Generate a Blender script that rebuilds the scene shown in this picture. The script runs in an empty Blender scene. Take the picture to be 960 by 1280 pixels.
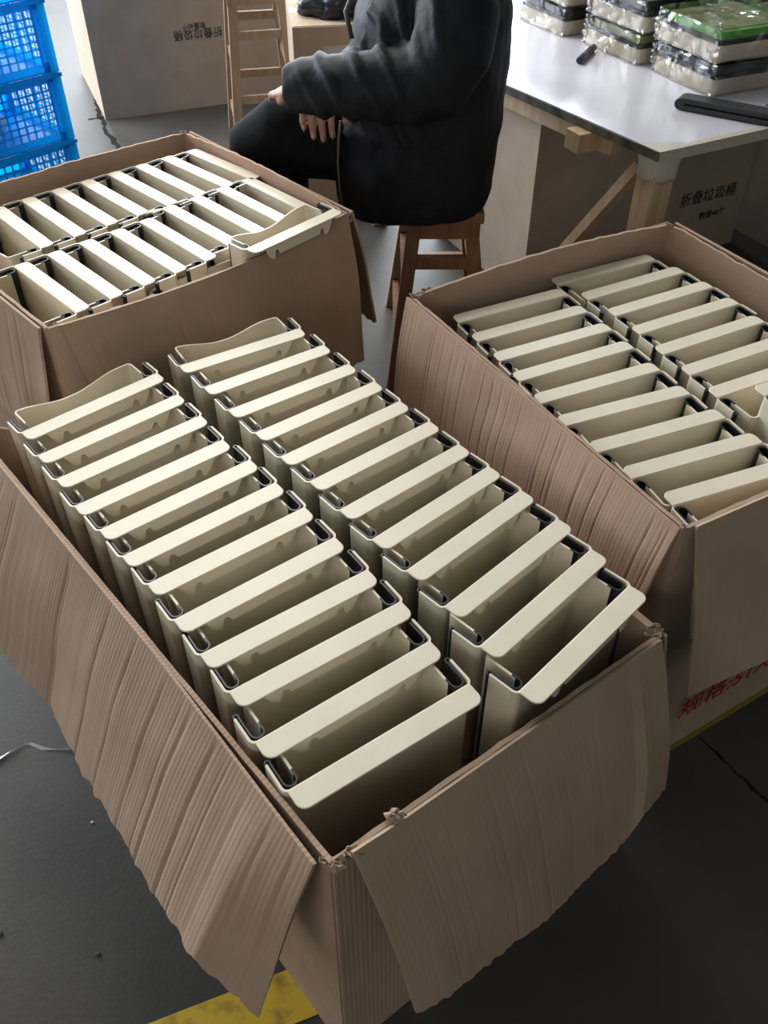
import bpy, bmesh, math, random
from mathutils import Vector, Matrix, noise
random.seed(7)
R = math.radians
scene = bpy.context.scene
COL = scene.collection

# ------------------------------------------------------------------ camera, world, light, exposure
cam = bpy.data.cameras.new('camera'); cam_o = bpy.data.objects.new('camera', cam); COL.objects.link(cam_o)
cam.sensor_fit = 'VERTICAL'; cam.sensor_height = 36; cam.lens = 36 * 1100 / 1280
cam.clip_start = .02; cam.clip_end = 100
cam_o.location = (0, 0, 1.42); cam_o.rotation_euler = (R(90 - 43.2), 0, 0)
scene.camera = cam_o

w = bpy.data.worlds.new('world'); scene.world = w; w.use_nodes = True
w.node_tree.nodes['Background'].inputs[0].default_value = (.72, .85, 1, 1)
w.node_tree.nodes['Background'].inputs[1].default_value = 1.0

def area(name, loc, rot, sx, sy, power, color):
    l = bpy.data.lights.new(name, 'AREA'); l.shape = 'RECTANGLE'; l.size = sx; l.size_y = sy
    l.energy = power; l.color = color
    o = bpy.data.objects.new(name, l); COL.objects.link(o); o.location = loc; o.rotation_euler = rot
    return o
# daylight standing in the big opening of the left wall, the windows of the back wall, and the skylight
area('daylight_left', (-4.45, 5.5, 1.9), (0, R(-90), 0), 2.8, 4.6, 400, (.90, .95, 1))
area('daylight_back', (-.6, 8.9, 2.55), (R(-90), 0, 0), 6.0, 1.9, 480, (.86, .93, 1))
area('daylight_roof', (-1.2, 4.8, 3.95), (0, 0, 0), 2.2, 3.4, 130, (1, .96, .88))

area('daylight_front', (-2.2, -2.95, 2.4), (R(90), 0, 0), 2.4, 1.5, 25, (1, .95, .87))
vs = scene.view_settings
vs.view_transform = 'Standard'; vs.look = 'None'; vs.gamma = 1; vs.use_curve_mapping = False
vs.exposure = 0.52

# ------------------------------------------------------------------ materials
def mat(name, base=(.5, .5, .5), rough=.5, spec=.5, metal=0.0):
    m = bpy.data.materials.new(name); m.use_nodes = True
    b = m.node_tree.nodes['Principled BSDF']
    b.inputs['Base Color'].default_value = (*base, 1); b.inputs['Roughness'].default_value = rough
    b.inputs['Specular IOR Level'].default_value = spec; b.inputs['Metallic'].default_value = metal
    return m
def nd(m, t, **kw):
    n = m.node_tree.nodes.new(t)
    for k, v in kw.items(): setattr(n, k, v)
    return n
def ln(m, a, b): m.node_tree.links.new(a, b)
def bsdf(m): return m.node_tree.nodes['Principled BSDF']
def mottle(m, c1, c2, scale=8, detail=6, lo=.35, hi=.65, coord='Object', stretch=(1, 1, 1)):
    tc = nd(m, 'ShaderNodeTexCoord'); mp = nd(m, 'ShaderNodeMapping'); mp.inputs['Scale'].default_value = stretch
    nz = nd(m, 'ShaderNodeTexNoise'); nz.inputs['Scale'].default_value = scale; nz.inputs['Detail'].default_value = detail
    rp = nd(m, 'ShaderNodeValToRGB')
    rp.color_ramp.elements[0].position = lo; rp.color_ramp.elements[0].color = (*c1, 1)
    rp.color_ramp.elements[1].position = hi; rp.color_ramp.elements[1].color = (*c2, 1)
    ln(m, tc.outputs[coord], mp.inputs[0]); ln(m, mp.outputs[0], nz.inputs['Vector'])
    ln(m, nz.outputs['Fac'], rp.inputs[0]); ln(m, rp.outputs[0], bsdf(m).inputs['Base Color'])
    return nz, rp, mp
def bump(m, sock, strength=.3, dist=.002, prev=None):
    b = nd(m, 'ShaderNodeBump'); b.inputs['Strength'].default_value = strength; b.inputs['Distance'].default_value = dist
    ln(m, sock, b.inputs['Height'])
    if prev: ln(m, prev.outputs[0], b.inputs['Normal'])
    ln(m, b.outputs[0], bsdf(m).inputs['Normal'])
    return b
def cardboard(name, c1, c2, flute=.45, creases=.5):
    m = mat(name, c1, .82, .18)
    nz, rp, mp = mottle(m, c1, c2, 9, 8, .3, .7)
    uv = nd(m, 'ShaderNodeTexCoord')
    wv = nd(m, 'ShaderNodeTexWave', wave_type='BANDS', bands_direction='X')
    wv.inputs['Scale'].default_value = 46; wv.inputs['Distortion'].default_value = .5; wv.inputs['Detail'].default_value = 1
    wv.inputs['Detail Scale'].default_value = .6
    ln(m, uv.outputs['UV'], wv.inputs['Vector'])
    b1 = bump(m, wv.outputs['Fac'], flute, .0012)
    mp2 = nd(m, 'ShaderNodeMapping'); mp2.inputs['Scale'].default_value = (38, 2.2, 1)
    n2 = nd(m, 'ShaderNodeTexNoise'); n2.inputs['Scale'].default_value = 1; n2.inputs['Detail'].default_value = 3
    ln(m, uv.outputs['UV'], mp2.inputs[0]); ln(m, mp2.outputs[0], n2.inputs['Vector'])
    b2 = bump(m, n2.outputs['Fac'], creases, .004, b1)
    n3 = nd(m, 'ShaderNodeTexNoise'); n3.inputs['Scale'].default_value = 160; n3.inputs['Detail'].default_value = 4
    ln(m, uv.outputs['UV'], n3.inputs['Vector'])
    bump(m, n3.outputs['Fac'], .12, .001, b2)
    return m

M = {}
M['cream'] = mat('cream_plastic', (.75, .68, .53), .33, .5)
nz, rp, mp = mottle(M['cream'], (.73, .655, .51), (.775, .70, .555), 14, 4)
n = nd(M['cream'], 'ShaderNodeTexNoise'); n.inputs['Scale'].default_value = 900
bump(M['cream'], n.outputs['Fac'], .05, .0004)
M['rubber'] = mat('black_rubber', (.012, .013, .018), .35, .5)
M['card_in'] = cardboard('cardboard_inner', (.40, .285, .205), (.47, .34, .25), .2, .2)
M['card_pink'] = cardboard('cardboard_inner_pink', (.42, .28, .205), (.48, .335, .25), .15, .2)
M['card_out'] = cardboard('cardboard_outer', (.37, .27, .19), (.43, .32, .23), .05, .1)
M['card_back'] = cardboard('cardboard_carton', (.40, .31, .235), (.46, .365, .28), .08, .08)
M['card_torn'] = cardboard('cardboard_torn_liner', (.33, .24, .17), (.42, .33, .25), .3, .5)
M['tape'] = mat('brown_packing_tape', (.36, .27, .18), .22, .6)
M['ink'] = mat('black_ink', (.025, .024, .028), .7, .2)
M['red_ink'] = mat('red_ink', (.30, .02, .02), .7, .2)

m = M['floor'] = mat('concrete_floor', (.07, .065, .06), .5, .45)
nz, rp, mp = mottle(m, (.036, .034, .032), (.070, .066, .061), 3.2, 10, .3, .72)
n = nd(m, 'ShaderNodeTexNoise'); n.inputs['Scale'].default_value = 120; n.inputs['Detail'].default_value = 5
tc = nd(m, 'ShaderNodeTexCoord'); ln(m, tc.outputs['Object'], n.inputs['Vector'])
bump(m, n.outputs['Fac'], .25, .002)
rr = nd(m, 'ShaderNodeMapRange'); rr.inputs[3].default_value = .42; rr.inputs[4].default_value = .62
ln(m, nz.outputs['Fac'], rr.inputs[0]); ln(m, rr.outputs[0], bsdf(m).inputs['Roughness'])
m = M['yellow'] = mat('yellow_floor_tape', (.55, .36, .03), .55, .4)
mottle(m, (.32, .21, .03), (.62, .42, .035), 30, 8, .3, .5)
M['olive'] = mat('dirty_yellow_tape', (.22, .18, .03), .6, .3)
M['crack'] = mat('crack_dirt', (.018, .016, .014), .9, .1)
M['wall'] = mat('painted_wall', (.2, .19, .17), .8, .2); mottle(M['wall'], (.17, .165, .15), (.22, .21, .19), 3)
M['ceil'] = mat('ceiling_paint', (.25, .24, .22), .9, .1); mottle(M['ceil'], (.22, .215, .2), (.28, .27, .25), 2)
def wood(name, c1, c2, rough=.5):
    m = mat(name, c1, rough, .4)
    nz, rp, mp = mottle(m, c1, c2, 5, 6, .3, .7, 'Object', (14, 14, 1.2))
    bump(m, nz.outputs['Fac'], .2, .002); return m
M['wood'] = wood('worn_brown_wood', (.17, .078, .04), (.26, .13, .07))
M['wood_pale'] = wood('raw_pale_wood', (.42, .29, .17), (.54, .40, .25), .6)
M['wood_grey'] = wood('weathered_wood', (.26, .18, .115), (.36, .26, .17), .6)
M['wood_lit'] = wood('lit_leg_wood', (.38, .27, .17), (.5, .37, .25), .6)  # paler copy of the brown stool wood, light on one leg painted into its colour
m = M['blue'] = mat('blue_crate_plastic', (.01, .47, .86), .35, .5)
tr = nd(m, 'ShaderNodeBsdfTranslucent'); tr.inputs[0].default_value = (.0, .70, 1, 1)
mx = nd(m, 'ShaderNodeMixShader'); mx.inputs[0].default_value = .6
ln(m, bsdf(m).outputs[0], mx.inputs[1]); ln(m, tr.outputs[0], mx.inputs[2])
ln(m, mx.outputs[0], m.node_tree.nodes['Material Output'].inputs[0])
m = M['jacket'] = mat('dark_navy_jacket', (.008, .010, .015), .62, .25)
mottle(m, (.006, .008, .012), (.010, .013, .019), 20, 6)
n = nd(m, 'ShaderNodeTexNoise'); n.inputs['Scale'].default_value = 45; n.inputs['Detail'].default_value = 6
tc = nd(m, 'ShaderNodeTexCoord'); ln(m, tc.outputs['Object'], n.inputs['Vector'])
bump(m, n.outputs['Fac'], .35, .006)
M['lining'] = mat('grey_jacket_piping', (.10, .10, .105), .5, .5)
M['trousers'] = mat('black_trousers', (.007, .008, .010), .85, .15); mottle(M['trousers'], (.005, .006, .008), (.009, .010, .013), 30)
M['skin'] = mat('skin', (.42, .23, .17), .5, .4); mottle(M['skin'], (.38, .20, .15), (.46, .26, .20), 25)
M['nail'] = mat('finger_nail', (.55, .36, .31), .3, .5)
M['hair'] = mat('black_hair', (.01, .008, .007), .45, .5)
M['shoe'] = mat('black_shoe', (.02, .02, .02), .5, .4)
M['white_top'] = mat('white_laminate', (.58, .57, .66), .2, .5); mottle(M['white_top'], (.56, .55, .64), (.60, .59, .68), 6)
M['dark_edge'] = mat('dark_table_edge', (.10, .095, .07), .5, .4); mottle(M['dark_edge'], (.05, .048, .035), (.16, .15, .11), 25)
M['wraptape'] = mat('clear_tape_wrap', (.58, .55, .45), .25, .6)
n = nd(M['wraptape'], 'ShaderNodeTexNoise'); n.inputs['Scale'].default_value = 40; bump(M['wraptape'], n.outputs['Fac'], .6, .006)
M['grey_plastic'] = mat('dark_grey_plastic', (.022, .026, .028), .4, .5)
M['greenblack'] = mat('dark_green_plastic', (.015, .035, .02), .4, .5)
M['green'] = mat('green_card', (.12, .42, .06), .45, .4)
M['dim_green'] = mat('olive_green_card', (.30, .34, .16), .4, .5)
M['string'] = mat('clear_plastic_strip', (.55, .54, .55), .25, .6)
M['white_bag'] = mat('white_plastic_bag', (.75, .75, .8), .3, .5)
m = M['film'] = mat('clear_wrap_film', (1, 1, 1), .12, .5)
tp = nd(m, 'ShaderNodeBsdfTransparent'); gl = nd(m, 'ShaderNodeBsdfGlossy'); gl.inputs['Roughness'].default_value = .09
fr = nd(m, 'ShaderNodeFresnel'); fr.inputs[0].default_value = 1.6
mt = nd(m, 'ShaderNodeMath', operation='MULTIPLY_ADD'); mt.inputs[1].default_value = .75; mt.inputs[2].default_value = .03
mx = nd(m, 'ShaderNodeMixShader'); ln(m, fr.outputs[0], mt.inputs[0]); ln(m, mt.outputs[0], mx.inputs[0])
ln(m, tp.outputs[0], mx.inputs[1]); ln(m, gl.outputs[0], mx.inputs[2])
ln(m, mx.outputs[0], m.node_tree.nodes['Material Output'].inputs[0])
n = nd(m, 'ShaderNodeTexNoise'); n.inputs['Scale'].default_value = 12; n.inputs['Detail'].default_value = 2
tc = nd(m, 'ShaderNodeTexCoord'); ln(m, tc.outputs['Object'], n.inputs['Vector'])
bb = nd(m, 'ShaderNodeBump'); bb.inputs['Strength'].default_value = .5; bb.inputs['Distance'].default_value = .02
ln(m, n.outputs['Fac'], bb.inputs['Height']); ln(m, bb.outputs[0], gl.inputs['Normal']); ln(m, bb.outputs[0], fr.inputs['Normal'])

# ------------------------------------------------------------------ helpers
def thing(name, label, cat, loc=(0, 0, 0), rz=0, group=None):
    o = bpy.data.objects.new(name, None); COL.objects.link(o)
    o.empty_display_size = .05; o.location = loc; o.rotation_euler = (0, 0, rz)
    tag(o, label, cat, group); return o
def tag(o, label, cat, group=None):
    o['label'] = label; o['category'] = cat
    if group: o['group'] = group
def obj(name, verts, faces, material, parent=None, world=False, smooth=False, kind=None, label=None):
    me = bpy.data.meshes.new(name)
    if world and parent is not None:
        off = parent.location if parent.parent is None else parent.parent.location
        verts = [Vector(v) - off for v in verts]
    me.from_pydata([tuple(v) for v in verts], [], faces); me.update()
    bm = bmesh.new(); bm.from_mesh(me); bmesh.ops.recalc_face_normals(bm, faces=bm.faces); bm.to_mesh(me); bm.free()
    return link(name, me, material, parent, smooth, kind, label)
def link(name, me, material, parent=None, smooth=False, kind=None, label=None):
    me.name = name
    if material: me.materials.append(material)
    if smooth:
        for p in me.polygons: p.use_smooth = True
    o = bpy.data.objects.new(name, me); COL.objects.link(o); o.parent = parent
    if kind: o['kind'] = kind
    if label: o['label'] = label
    return o
class MB:
    def __init__(s): s.v = []; s.f = []
    def add(s, v, f):
        k = len(s.v); s.v += [Vector(p) for p in v]; s.f += [tuple(i + k for i in q) for q in f]; return s
    def box(s, a, b):
        (x0, y0, z0), (x1, y1, z1) = a, b
        return s.add([(x0,y0,z0),(x1,y0,z0),(x1,y1,z0),(x0,y1,z0),(x0,y0,z1),(x1,y0,z1),(x1,y1,z1),(x0,y1,z1)],
                     [(0,3,2,1),(4,5,6,7),(0,1,5,4),(1,2,6,5),(2,3,7,6),(3,0,4,7)])
    def bar(s, p, q, wx, wy, side=(1, 0, 0)):
        """rectangular bar from p to q; wx along side, wy across"""
        p, q = Vector(p), Vector(q); d = (q - p).normalized(); a = Vector(side); a = (a - d * a.dot(d)).normalized(); c = d.cross(a)
        vs = [e + a * sx * wx / 2 + c * sy * wy / 2 for e in (p, q) for sx, sy in ((-1,-1),(1,-1),(1,1),(-1,1))]
        return s.add(vs, [(0,3,2,1),(4,5,6,7),(0,1,5,4),(1,2,6,5),(2,3,7,6),(3,0,4,7)])
    def prism(s, poly, z0, z1):
        n = len(poly); v = [(x, y, z0) for x, y in poly] + [(x, y, z1) for x, y in poly]
        return s.add(v, [tuple(range(n))[::-1], tuple(range(n, 2*n))] + [(i, (i+1) % n, n+(i+1) % n, n+i) for i in range(n)])
    def tube(s, path, radii, n=10, flat=None, cap=True):
        path = [Vector(p) for p in path]; rings = []; prev = None
        for i, p in enumerate(path):
            d = (path[min(i+1, len(path)-1)] - path[max(i-1, 0)]).normalized()
            if prev is None:
                a = Vector((0, 0, 1)) if abs(d.z) < .9 else Vector((1, 0, 0))
            else: a = prev
            a = (a - d * a.dot(d)).normalized(); prev = a; c = d.cross(a)
            r = radii[i] if isinstance(radii, (list, tuple)) else radii
            ra, rb = r if isinstance(r, tuple) else (r, r)
            rings.append([p + a * ra * math.cos(t) + c * rb * math.sin(t) for t in (2*math.pi*k/n for k in range(n))])
        return s.loft(rings, cap)
    def loft(s, rings, cap=True):
        n = len(rings[0]); v = [p for r in rings for p in r]; f = []
        for i in range(len(rings)-1):
            for k in range(n): f.append((i*n+k, i*n+(k+1) % n, (i+1)*n+(k+1) % n, (i+1)*n+k))
        if cap: f.append(tuple(range(n))[::-1]); f.append(tuple((len(rings)-1)*n+k for k in range(n)))
        return s.add(v, f)
    def strip(s, path, th, z0, ztop):
        """vertical wall of thickness th (centred) along a 2D path; ztop number or f(i, p)"""
        P = [Vector((x, y)) for x, y in path]; L = []; Rr = []
        for i, p in enumerate(P):
            d = (P[min(i+1, len(P)-1)] - P[max(i-1, 0)]).normalized(); nrm = Vector((-d.y, d.x))
            L.append(p + nrm*th/2); Rr.append(p - nrm*th/2)
        zt = [ztop(i, p) if callable(ztop) else ztop for i, p in enumerate(P)]
        n = len(P); v = []
        for i in range(n): v += [(L[i].x, L[i].y, z0), (Rr[i].x, Rr[i].y, z0), (Rr[i].x, Rr[i].y, zt[i]), (L[i].x, L[i].y, zt[i])]
        f = [(0,1,2,3), (4*n-4, 4*n-1, 4*n-2, 4*n-3)]
        for i in range(n-1):
            a, b = 4*i, 4*i+4
            f += [(a, b, b+1, a+1), (a+1, b+1, b+2, a+2), (a+2, b+2, b+3, a+3), (a+3, b+3, b, a)]
        return s.add(v, f)
    def build(s, name, material, parent=None, world=False, smooth=False, kind=None, label=None):
        return obj(name, s.v, s.f, material, parent, world, smooth, kind, label)
def arc(cx, cy, r, a0, a1, n=6):
    return [(cx + r*math.cos(R(a0+(a1-a0)*k/n)), cy + r*math.sin(R(a0+(a1-a0)*k/n))) for k in range(n+1)]
def bevel_obj(o, width=.003, seg=2):
    md = o.modifiers.new('bevel', 'BEVEL'); md.width = width; md.segments = seg; md.limit_method = 'ANGLE'; md.angle_limit = R(40)
    return o
def sheet(name, grid, th, material, parent, label=None, smooth=True):
    """solid sheet through a grid of world points grid[i][j]; UV in metres (u along i, v along j)"""
    nu, nv = len(grid), len(grid[0]); off = parent.location
    P = [[Vector(p) - off for p in row] for row in grid]
    N = [[None]*nv for _ in range(nu)]
    for i in range(nu):
        for j in range(nv):
            du = P[min(i+1, nu-1)][j] - P[max(i-1, 0)][j]; dv = P[i][min(j+1, nv-1)] - P[i][max(j-1, 0)]
            N[i][j] = du.cross(dv).normalized()
    U = [0]
    for i in range(1, nu): U.append(U[-1] + (P[i][0] - P[i-1][0]).length)
    V = [0]
    for j in range(1, nv): V.append(V[-1] + (P[nu//2][j] - P[nu//2][j-1]).length)
    verts = []; uvs = []
    for side in (1, -1):
        for i in range(nu):
            for j in range(nv): verts.append(P[i][j] + N[i][j]*th/2*side); uvs.append((U[i], V[j]))
    K = nu*nv; ix = lambda s, i, j: s*K + i*nv + j; f = []
    for i in range(nu-1):
        for j in range(nv-1):
            f.append((ix(0,i,j), ix(0,i+1,j), ix(0,i+1,j+1), ix(0,i,j+1)))
            f.append((ix(1,i,j), ix(1,i,j+1), ix(1,i+1,j+1), ix(1,i+1,j)))
    edge = [(i, 0) for i in range(nu)] + [(nu-1, j) for j in range(1, nv)] + [(i, nv-1) for i in range(nu-2, -1, -1)] + [(0, j) for j in range(nv-2, 0, -1)]
    for a, b in zip(edge, edge[1:] + edge[:1]): f.append((ix(0,*a), ix(1,*a), ix(1,*b), ix(0,*b)))
    me = bpy.data.meshes.new(name); me.from_pydata([tuple(v) for v in verts], [], f); me.update()
    bm = bmesh.new(); bm.from_mesh(me); bmesh.ops.recalc_face_normals(bm, faces=bm.faces); bm.to_mesh(me); bm.free()
    uvl = me.uv_layers.new(name='UVMap')
    for lp in me.loops: uvl.data[lp.index].uv = uvs[lp.vertex_index]
    o = link(name, me, material, parent, False, None, label)
    if smooth:
        for p in me.polygons: p.use_smooth = True
        me.set_sharp_from_angle(angle=R(45))
    return o
def lerp(a, b, t): return Vector(a)*(1-t) + Vector(b)*t
def poly_at(pts, t):
    """point at parameter t of a polyline given as [(t, point)...] or evenly spaced points"""
    if not isinstance(pts[0][0], (int, float)) or len(pts[0]) != 2:
        pts = [(i/(len(pts)-1), p) for i, p in enumerate(pts)]
    for (t0, p0), (t1, p1) in zip(pts, pts[1:]):
        if t <= t1: return lerp(p0, p1, (t-t0)/(t1-t0) if t1 > t0 else 0)
    return Vector(pts[-1][1])
def remesh(name, mb, voxel, material, parent, smooth_it=4, disp=None, label=None):
    me = bpy.data.meshes.new('tmp'); me.from_pydata([tuple(v) for v in mb.v], [], mb.f); me.update()
    bm = bmesh.new(); bm.from_mesh(me); bmesh.ops.recalc_face_normals(bm, faces=bm.faces); bm.to_mesh(me); bm.free()
    t = bpy.data.objects.new('tmp', me); COL.objects.link(t)
    md = t.modifiers.new('r', 'REMESH'); md.mode = 'VOXEL'; md.voxel_size = voxel
    if smooth_it:
        sm = t.modifiers.new('s', 'SMOOTH'); sm.iterations = smooth_it; sm.factor = .5
    dg = bpy.context.evaluated_depsgraph_get(); out = bpy.data.meshes.new_from_object(t.evaluated_get(dg))
    bpy.data.objects.remove(t); bpy.data.meshes.remove(me)
    off = parent.location
    if disp:
        nn = [v.normal.copy() for v in out.vertices]
        for v, q in zip(out.vertices, nn): v.co = v.co + q * disp(v.co)
    for v in out.vertices: v.co -= off
    return link(name, out, material, parent, True, None, label)
def text_mesh(name, body, size, material, parent, loc, xdir, ydir, offset=.0):
    c = bpy.data.curves.new('t', 'FONT'); c.body = body; c.size = size; c.offset = offset; c.extrude = .0004
    t = bpy.data.objects.new('t', c); COL.objects.link(t)
    dg = bpy.context.evaluated_depsgraph_get(); me = bpy.data.meshes.new_from_object(t.evaluated_get(dg))
    bpy.data.objects.remove(t); bpy.data.curves.remove(c)
    o = link(name, me, material, parent)
    x = Vector(xdir).normalized(); y = Vector(ydir); y = (y - x*y.dot(x)).normalized(); z = x.cross(y)
    o.matrix_local = Matrix(((x.x, y.x, z.x, loc[0]-parent.location.x), (x.y, y.y, z.y, loc[1]-parent.location.y), (x.z, y.z, z.z, loc[2]-parent.location.z), (0, 0, 0, 1)))
    return o
def copy_tree(o, parent=None):
    c = o.copy(); COL.objects.link(c); c.parent = parent
    for ch in list(o.children): copy_tree(ch, c)
    return c
def crumple(name, label, cat, c, rx, ry, rz, seed, material, amp=.35):
    bm = bmesh.new(); bmesh.ops.create_icosphere(bm, subdivisions=4, radius=1)
    for vtx in bm.verts:
        p = vtx.co.copy(); k = 1 + amp*noise.noise(p*1.7 + Vector((seed, 0, 0))) + amp*.5*noise.noise(p*5 + Vector((seed, 3, 0)))
        z = p.z*rz*k
        vtx.co = Vector((p.x*rx*k, p.y*ry*k, max(z + rz*.55, 0)))
    me = bpy.data.meshes.new(name); bm.to_mesh(me); bm.free()
    o = link(name, me, material, None, True); o.location = c; tag(o, label, cat); return o
ORD = 'first second third fourth fifth sixth seventh eighth ninth tenth eleventh twelfth'.split()

# ------------------------------------------------------------------ the setting
def struct(o): o['kind'] = 'structure'; return o
X0, X1, Y0, Y1, ZC = -4.5, 4.5, -3.0, 9.0, 4.0
floor = struct(MB().box((X0, Y0, -.12), (X1, Y1, 0)).build('floor', M['floor']))
struct(MB().box((X0, Y0, ZC), (X1, Y1, ZC+.1)).build('ceiling', M['ceil']))
mb = MB()      # left wall with one wide opening
mb.box((X0-.2, Y0, 0), (X0, 3.1, ZC)); mb.box((X0-.2, 7.9, 0), (X0, Y1, ZC)); mb.box((X0-.2, 3.1, 3.4), (X0, 7.9, ZC)); mb.box((X0-.2, 3.1, 0), (X0, 7.9, .4))
struct(mb.build('wall_left', M['wall']))
mb = MB()      # back wall with a window band
mb.box((X0, Y1, 0), (X1, Y1+.2, 1.5)); mb.box((X0, Y1, 3.6), (X1, Y1+.2, ZC)); mb.box((X0, Y1, 1.5), (-3.7, Y1+.2, 3.6)); mb.box((2.5, Y1, 1.5), (X1, Y1+.2, 3.6))
struct(mb.build('wall_back', M['wall']))
struct(MB().box((X1, Y0, 0), (X1+.2, Y1, ZC)).build('wall_right', M['wall']))
mb = MB()      # front wall, behind the viewer, with a window
mb.box((X0, Y0-.2, 0), (X1, Y0, 1.65)); mb.box((X0, Y0-.2, 3.15), (X1, Y0, ZC)); mb.box((X0, Y0-.2, 1.65), (-3.4, Y0, 3.15)); mb.box((-1.0, Y0-.2, 1.65), (X1, Y0, 3.15))
struct(mb.build('wall_front', M['wall']))

def floor_strip(name, path, width, z, material):
    mb = MB(); L = []; 
    P = [Vector((x, y)) for x, y in path]
    v = []
    for i, p in enumerate(P):
        d = (P[min(i+1, len(P)-1)] - P[max(i-1, 0)]).normalized(); q = Vector((-d.y, d.x))
        wd = width[i] if isinstance(width, list) else width
        v += [(p.x+q.x*wd/2, p.y+q.y*wd/2, z), (p.x-q.x*wd/2, p.y-q.y*wd/2, z)]
    f = [(2*i, 2*i+1, 2*i+3, 2*i+2) for i in range(len(P)-1)]
    return mb.add(v, f).build(name, material, floor)
floor_strip('painted_line', [(-.62, .285), (-.34, .385), (-.06, .49), (.2, .585)], .075, .0012, M['yellow'])
floor_strip('painted_line', [(.363, .785), (.513, .874), (.743, 1.010), (1.1, 1.222)], .012, .0012, M['olive'])
def crack(pts, wd, seed, name='floor_crack'):
    rnd = random.Random(seed); path = []; widths = []
    for (a, b) in zip(pts, pts[1:]):
        for k in range(14):
            t = k/14; path.append((a[0]+(b[0]-a[0])*t + rnd.uniform(-1, 1)*wd*.5, a[1]+(b[1]-a[1])*t + rnd.uniform(-1, 1)*wd*.5)); widths.append(wd*rnd.uniform(.35, 1.5))
    floor_strip(name, path, widths, .0008, M['crack'])
crack([(-1.36, 4.35), (-1.22, 3.95), (-.98, 3.45), (-.8, 3.1)], .018, 3)
crack([(-1.33, 4.08), (-1.18, 4.16)], .014, 5)
crack([(.585, .90), (.72, .70), (.95, .40)], .006, 8)

# ------------------------------------------------------------------ folding bins
BW, BD, BH = .245, .0665, .25
TH = .003
def bin_meshes():
    r = .009; a = BW/2
    shell = MB()
    path = [(-a+TH/2, .042)] + [(-a+TH/2, .025)] + arc(-a+r, r, r-TH/2, 180, 270, 5) + arc(a-r, r, r-TH/2, 270, 360, 5) + [(a-TH/2, .025), (a-TH/2, .042)]
    shell.strip(path, TH, 0, BH)
    shell.box((-a+.004, .004, .004), (a-.004, .058, .008))
    rc = .012; e = a-.0045; lp = .027
    lip = MB(); pl = [(-e, .002)] + arc(-e+rc, -lp+rc, rc, 180, 270, 6) + arc(e-rc, -lp+rc, rc, 270, 360, 6) + [(e, .002)]
    lip.prism(pl, BH-.0015, BH+.0012)
    # hanging tab with two round notches, built as strips of quads between the top line and the profile below
    tab = MB(); zt = BH-.001; prof = []
    t0 = .092
    for k in range(97):
        x = -t0 + 2*t0*k/96; ax = abs(x)
        d = .0225
        if ax > .066:
            d = .0275
            if ax > t0-.02: q = max(0, min(1, (t0-ax)/.02)); d = .0275*(q*q*(3-2*q))**.7
        if abs(ax-.0605) < .0062: d = .0225 - .0105*math.sqrt(1-((ax-.0605)/.0062)**2)
        prof.append((x, max(d, .0006)))
    y0, y1 = -.0225, -.0203; v = []; f = []
    for x, d in prof: v += [(x, y0, zt), (x, y0, zt-d), (x, y1, zt-d), (x, y1, zt)]
    n = len(prof)
    for i in range(n-1):
        p, q = 4*i, 4*i+4; f += [(p, q, q+1, p+1), (p+1, q+1, q+2, p+2), (p+2, q+2, q+3, p+3), (p+3, q+3, q, p)]
    f += [(0,1,2,3), (4*n-4, 4*n-1, 4*n-2, 4*n-3)]
    tab.add(v, f)
    xi = a-.0215; rb = .006
    back = MB()
    bp = [(-xi, .018), (-xi, .035)] + arc(-xi+rb, BD-rb-TH/2, rb, 180, 90, 4) + [(-xi + rb + (2*xi-2*rb)*k/24, BD-TH/2) for k in range(1, 24)] + arc(xi-rb, BD-rb-TH/2, rb, 90, 0, 4) + [(xi, .035), (xi, .018)]
    def zt2(i, p):
        z = BH-.0035
        if p.y > .05:
            t = (p.x+xi)/(2*xi); s = max(0, min(1, (abs(t-.45)-.03)/.40)); s = s*s*(3-2*s)
            z -= .014*(1-s)
        return z
    back.strip(bp, TH, .004, zt2)
    gas = []
    for sgn in (1, -1):
        g = MB(); xo = a-.0062; xin = xi; rr = (xo-xin)/2; cx = (xo+xin)/2
        gp = [(xin, .024), (xin, .016+rr*.2)] + arc(cx, .0125+rr*.2, rr, 180, 360, 8) + [(xo, .03), (xo, .041)] + arc(a-.0042, .0445, .0028, 225, -20, 6)
        gp = [(x*sgn, y) for x, y in gp]
        g.strip(gp, .0022, .004, BH-.0018); gas.append(g)
    return shell, lip, tab, back, gas
def make_bin():
    t = thing('folding_bin', 'bin', 'bin')
    shell, lip, tab, back, gas = bin_meshes()
    shell.build('front_shell', M['cream'], t)
    l = bevel_obj(lip.build('hook_rim', M['cream'], t), .0008, 1)
    tab.build('hook_tab', M['cream'], l)
    back.build('wavy_back_panel', M['cream'], t)
    for g in gas: g.build('folding_gasket', M['rubber'], t)
    return t
PROTO = make_bin(); proto_used = [False]
def place_bin(x, y, ztop, yaw, label, group, tilt=(0, 0), wide=1.0):
    if not proto_used[0]: o = PROTO; proto_used[0] = True
    else: o = copy_tree(PROTO)
    o.rotation_euler = (R(tilt[0]), R(tilt[1]), R(yaw))
    o.scale = (wide, 1, 1); o.location = (x, y, ztop-BH); o['label'] = label; o['group'] = group
    return o
ZA = .58
AL = [(-.469,1.153,42),(-.426,1.094,40.5),(-.38,1.036,39.5),(-.339,.978,38.5),(-.289,.933,38.5),(-.247,.887,38),(-.202,.841,37),(-.156,.777,37),(-.113,.722,35),(-.071,.668,34.5),(-.041,.599,35.5),(0,.536,34.3)]
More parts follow.
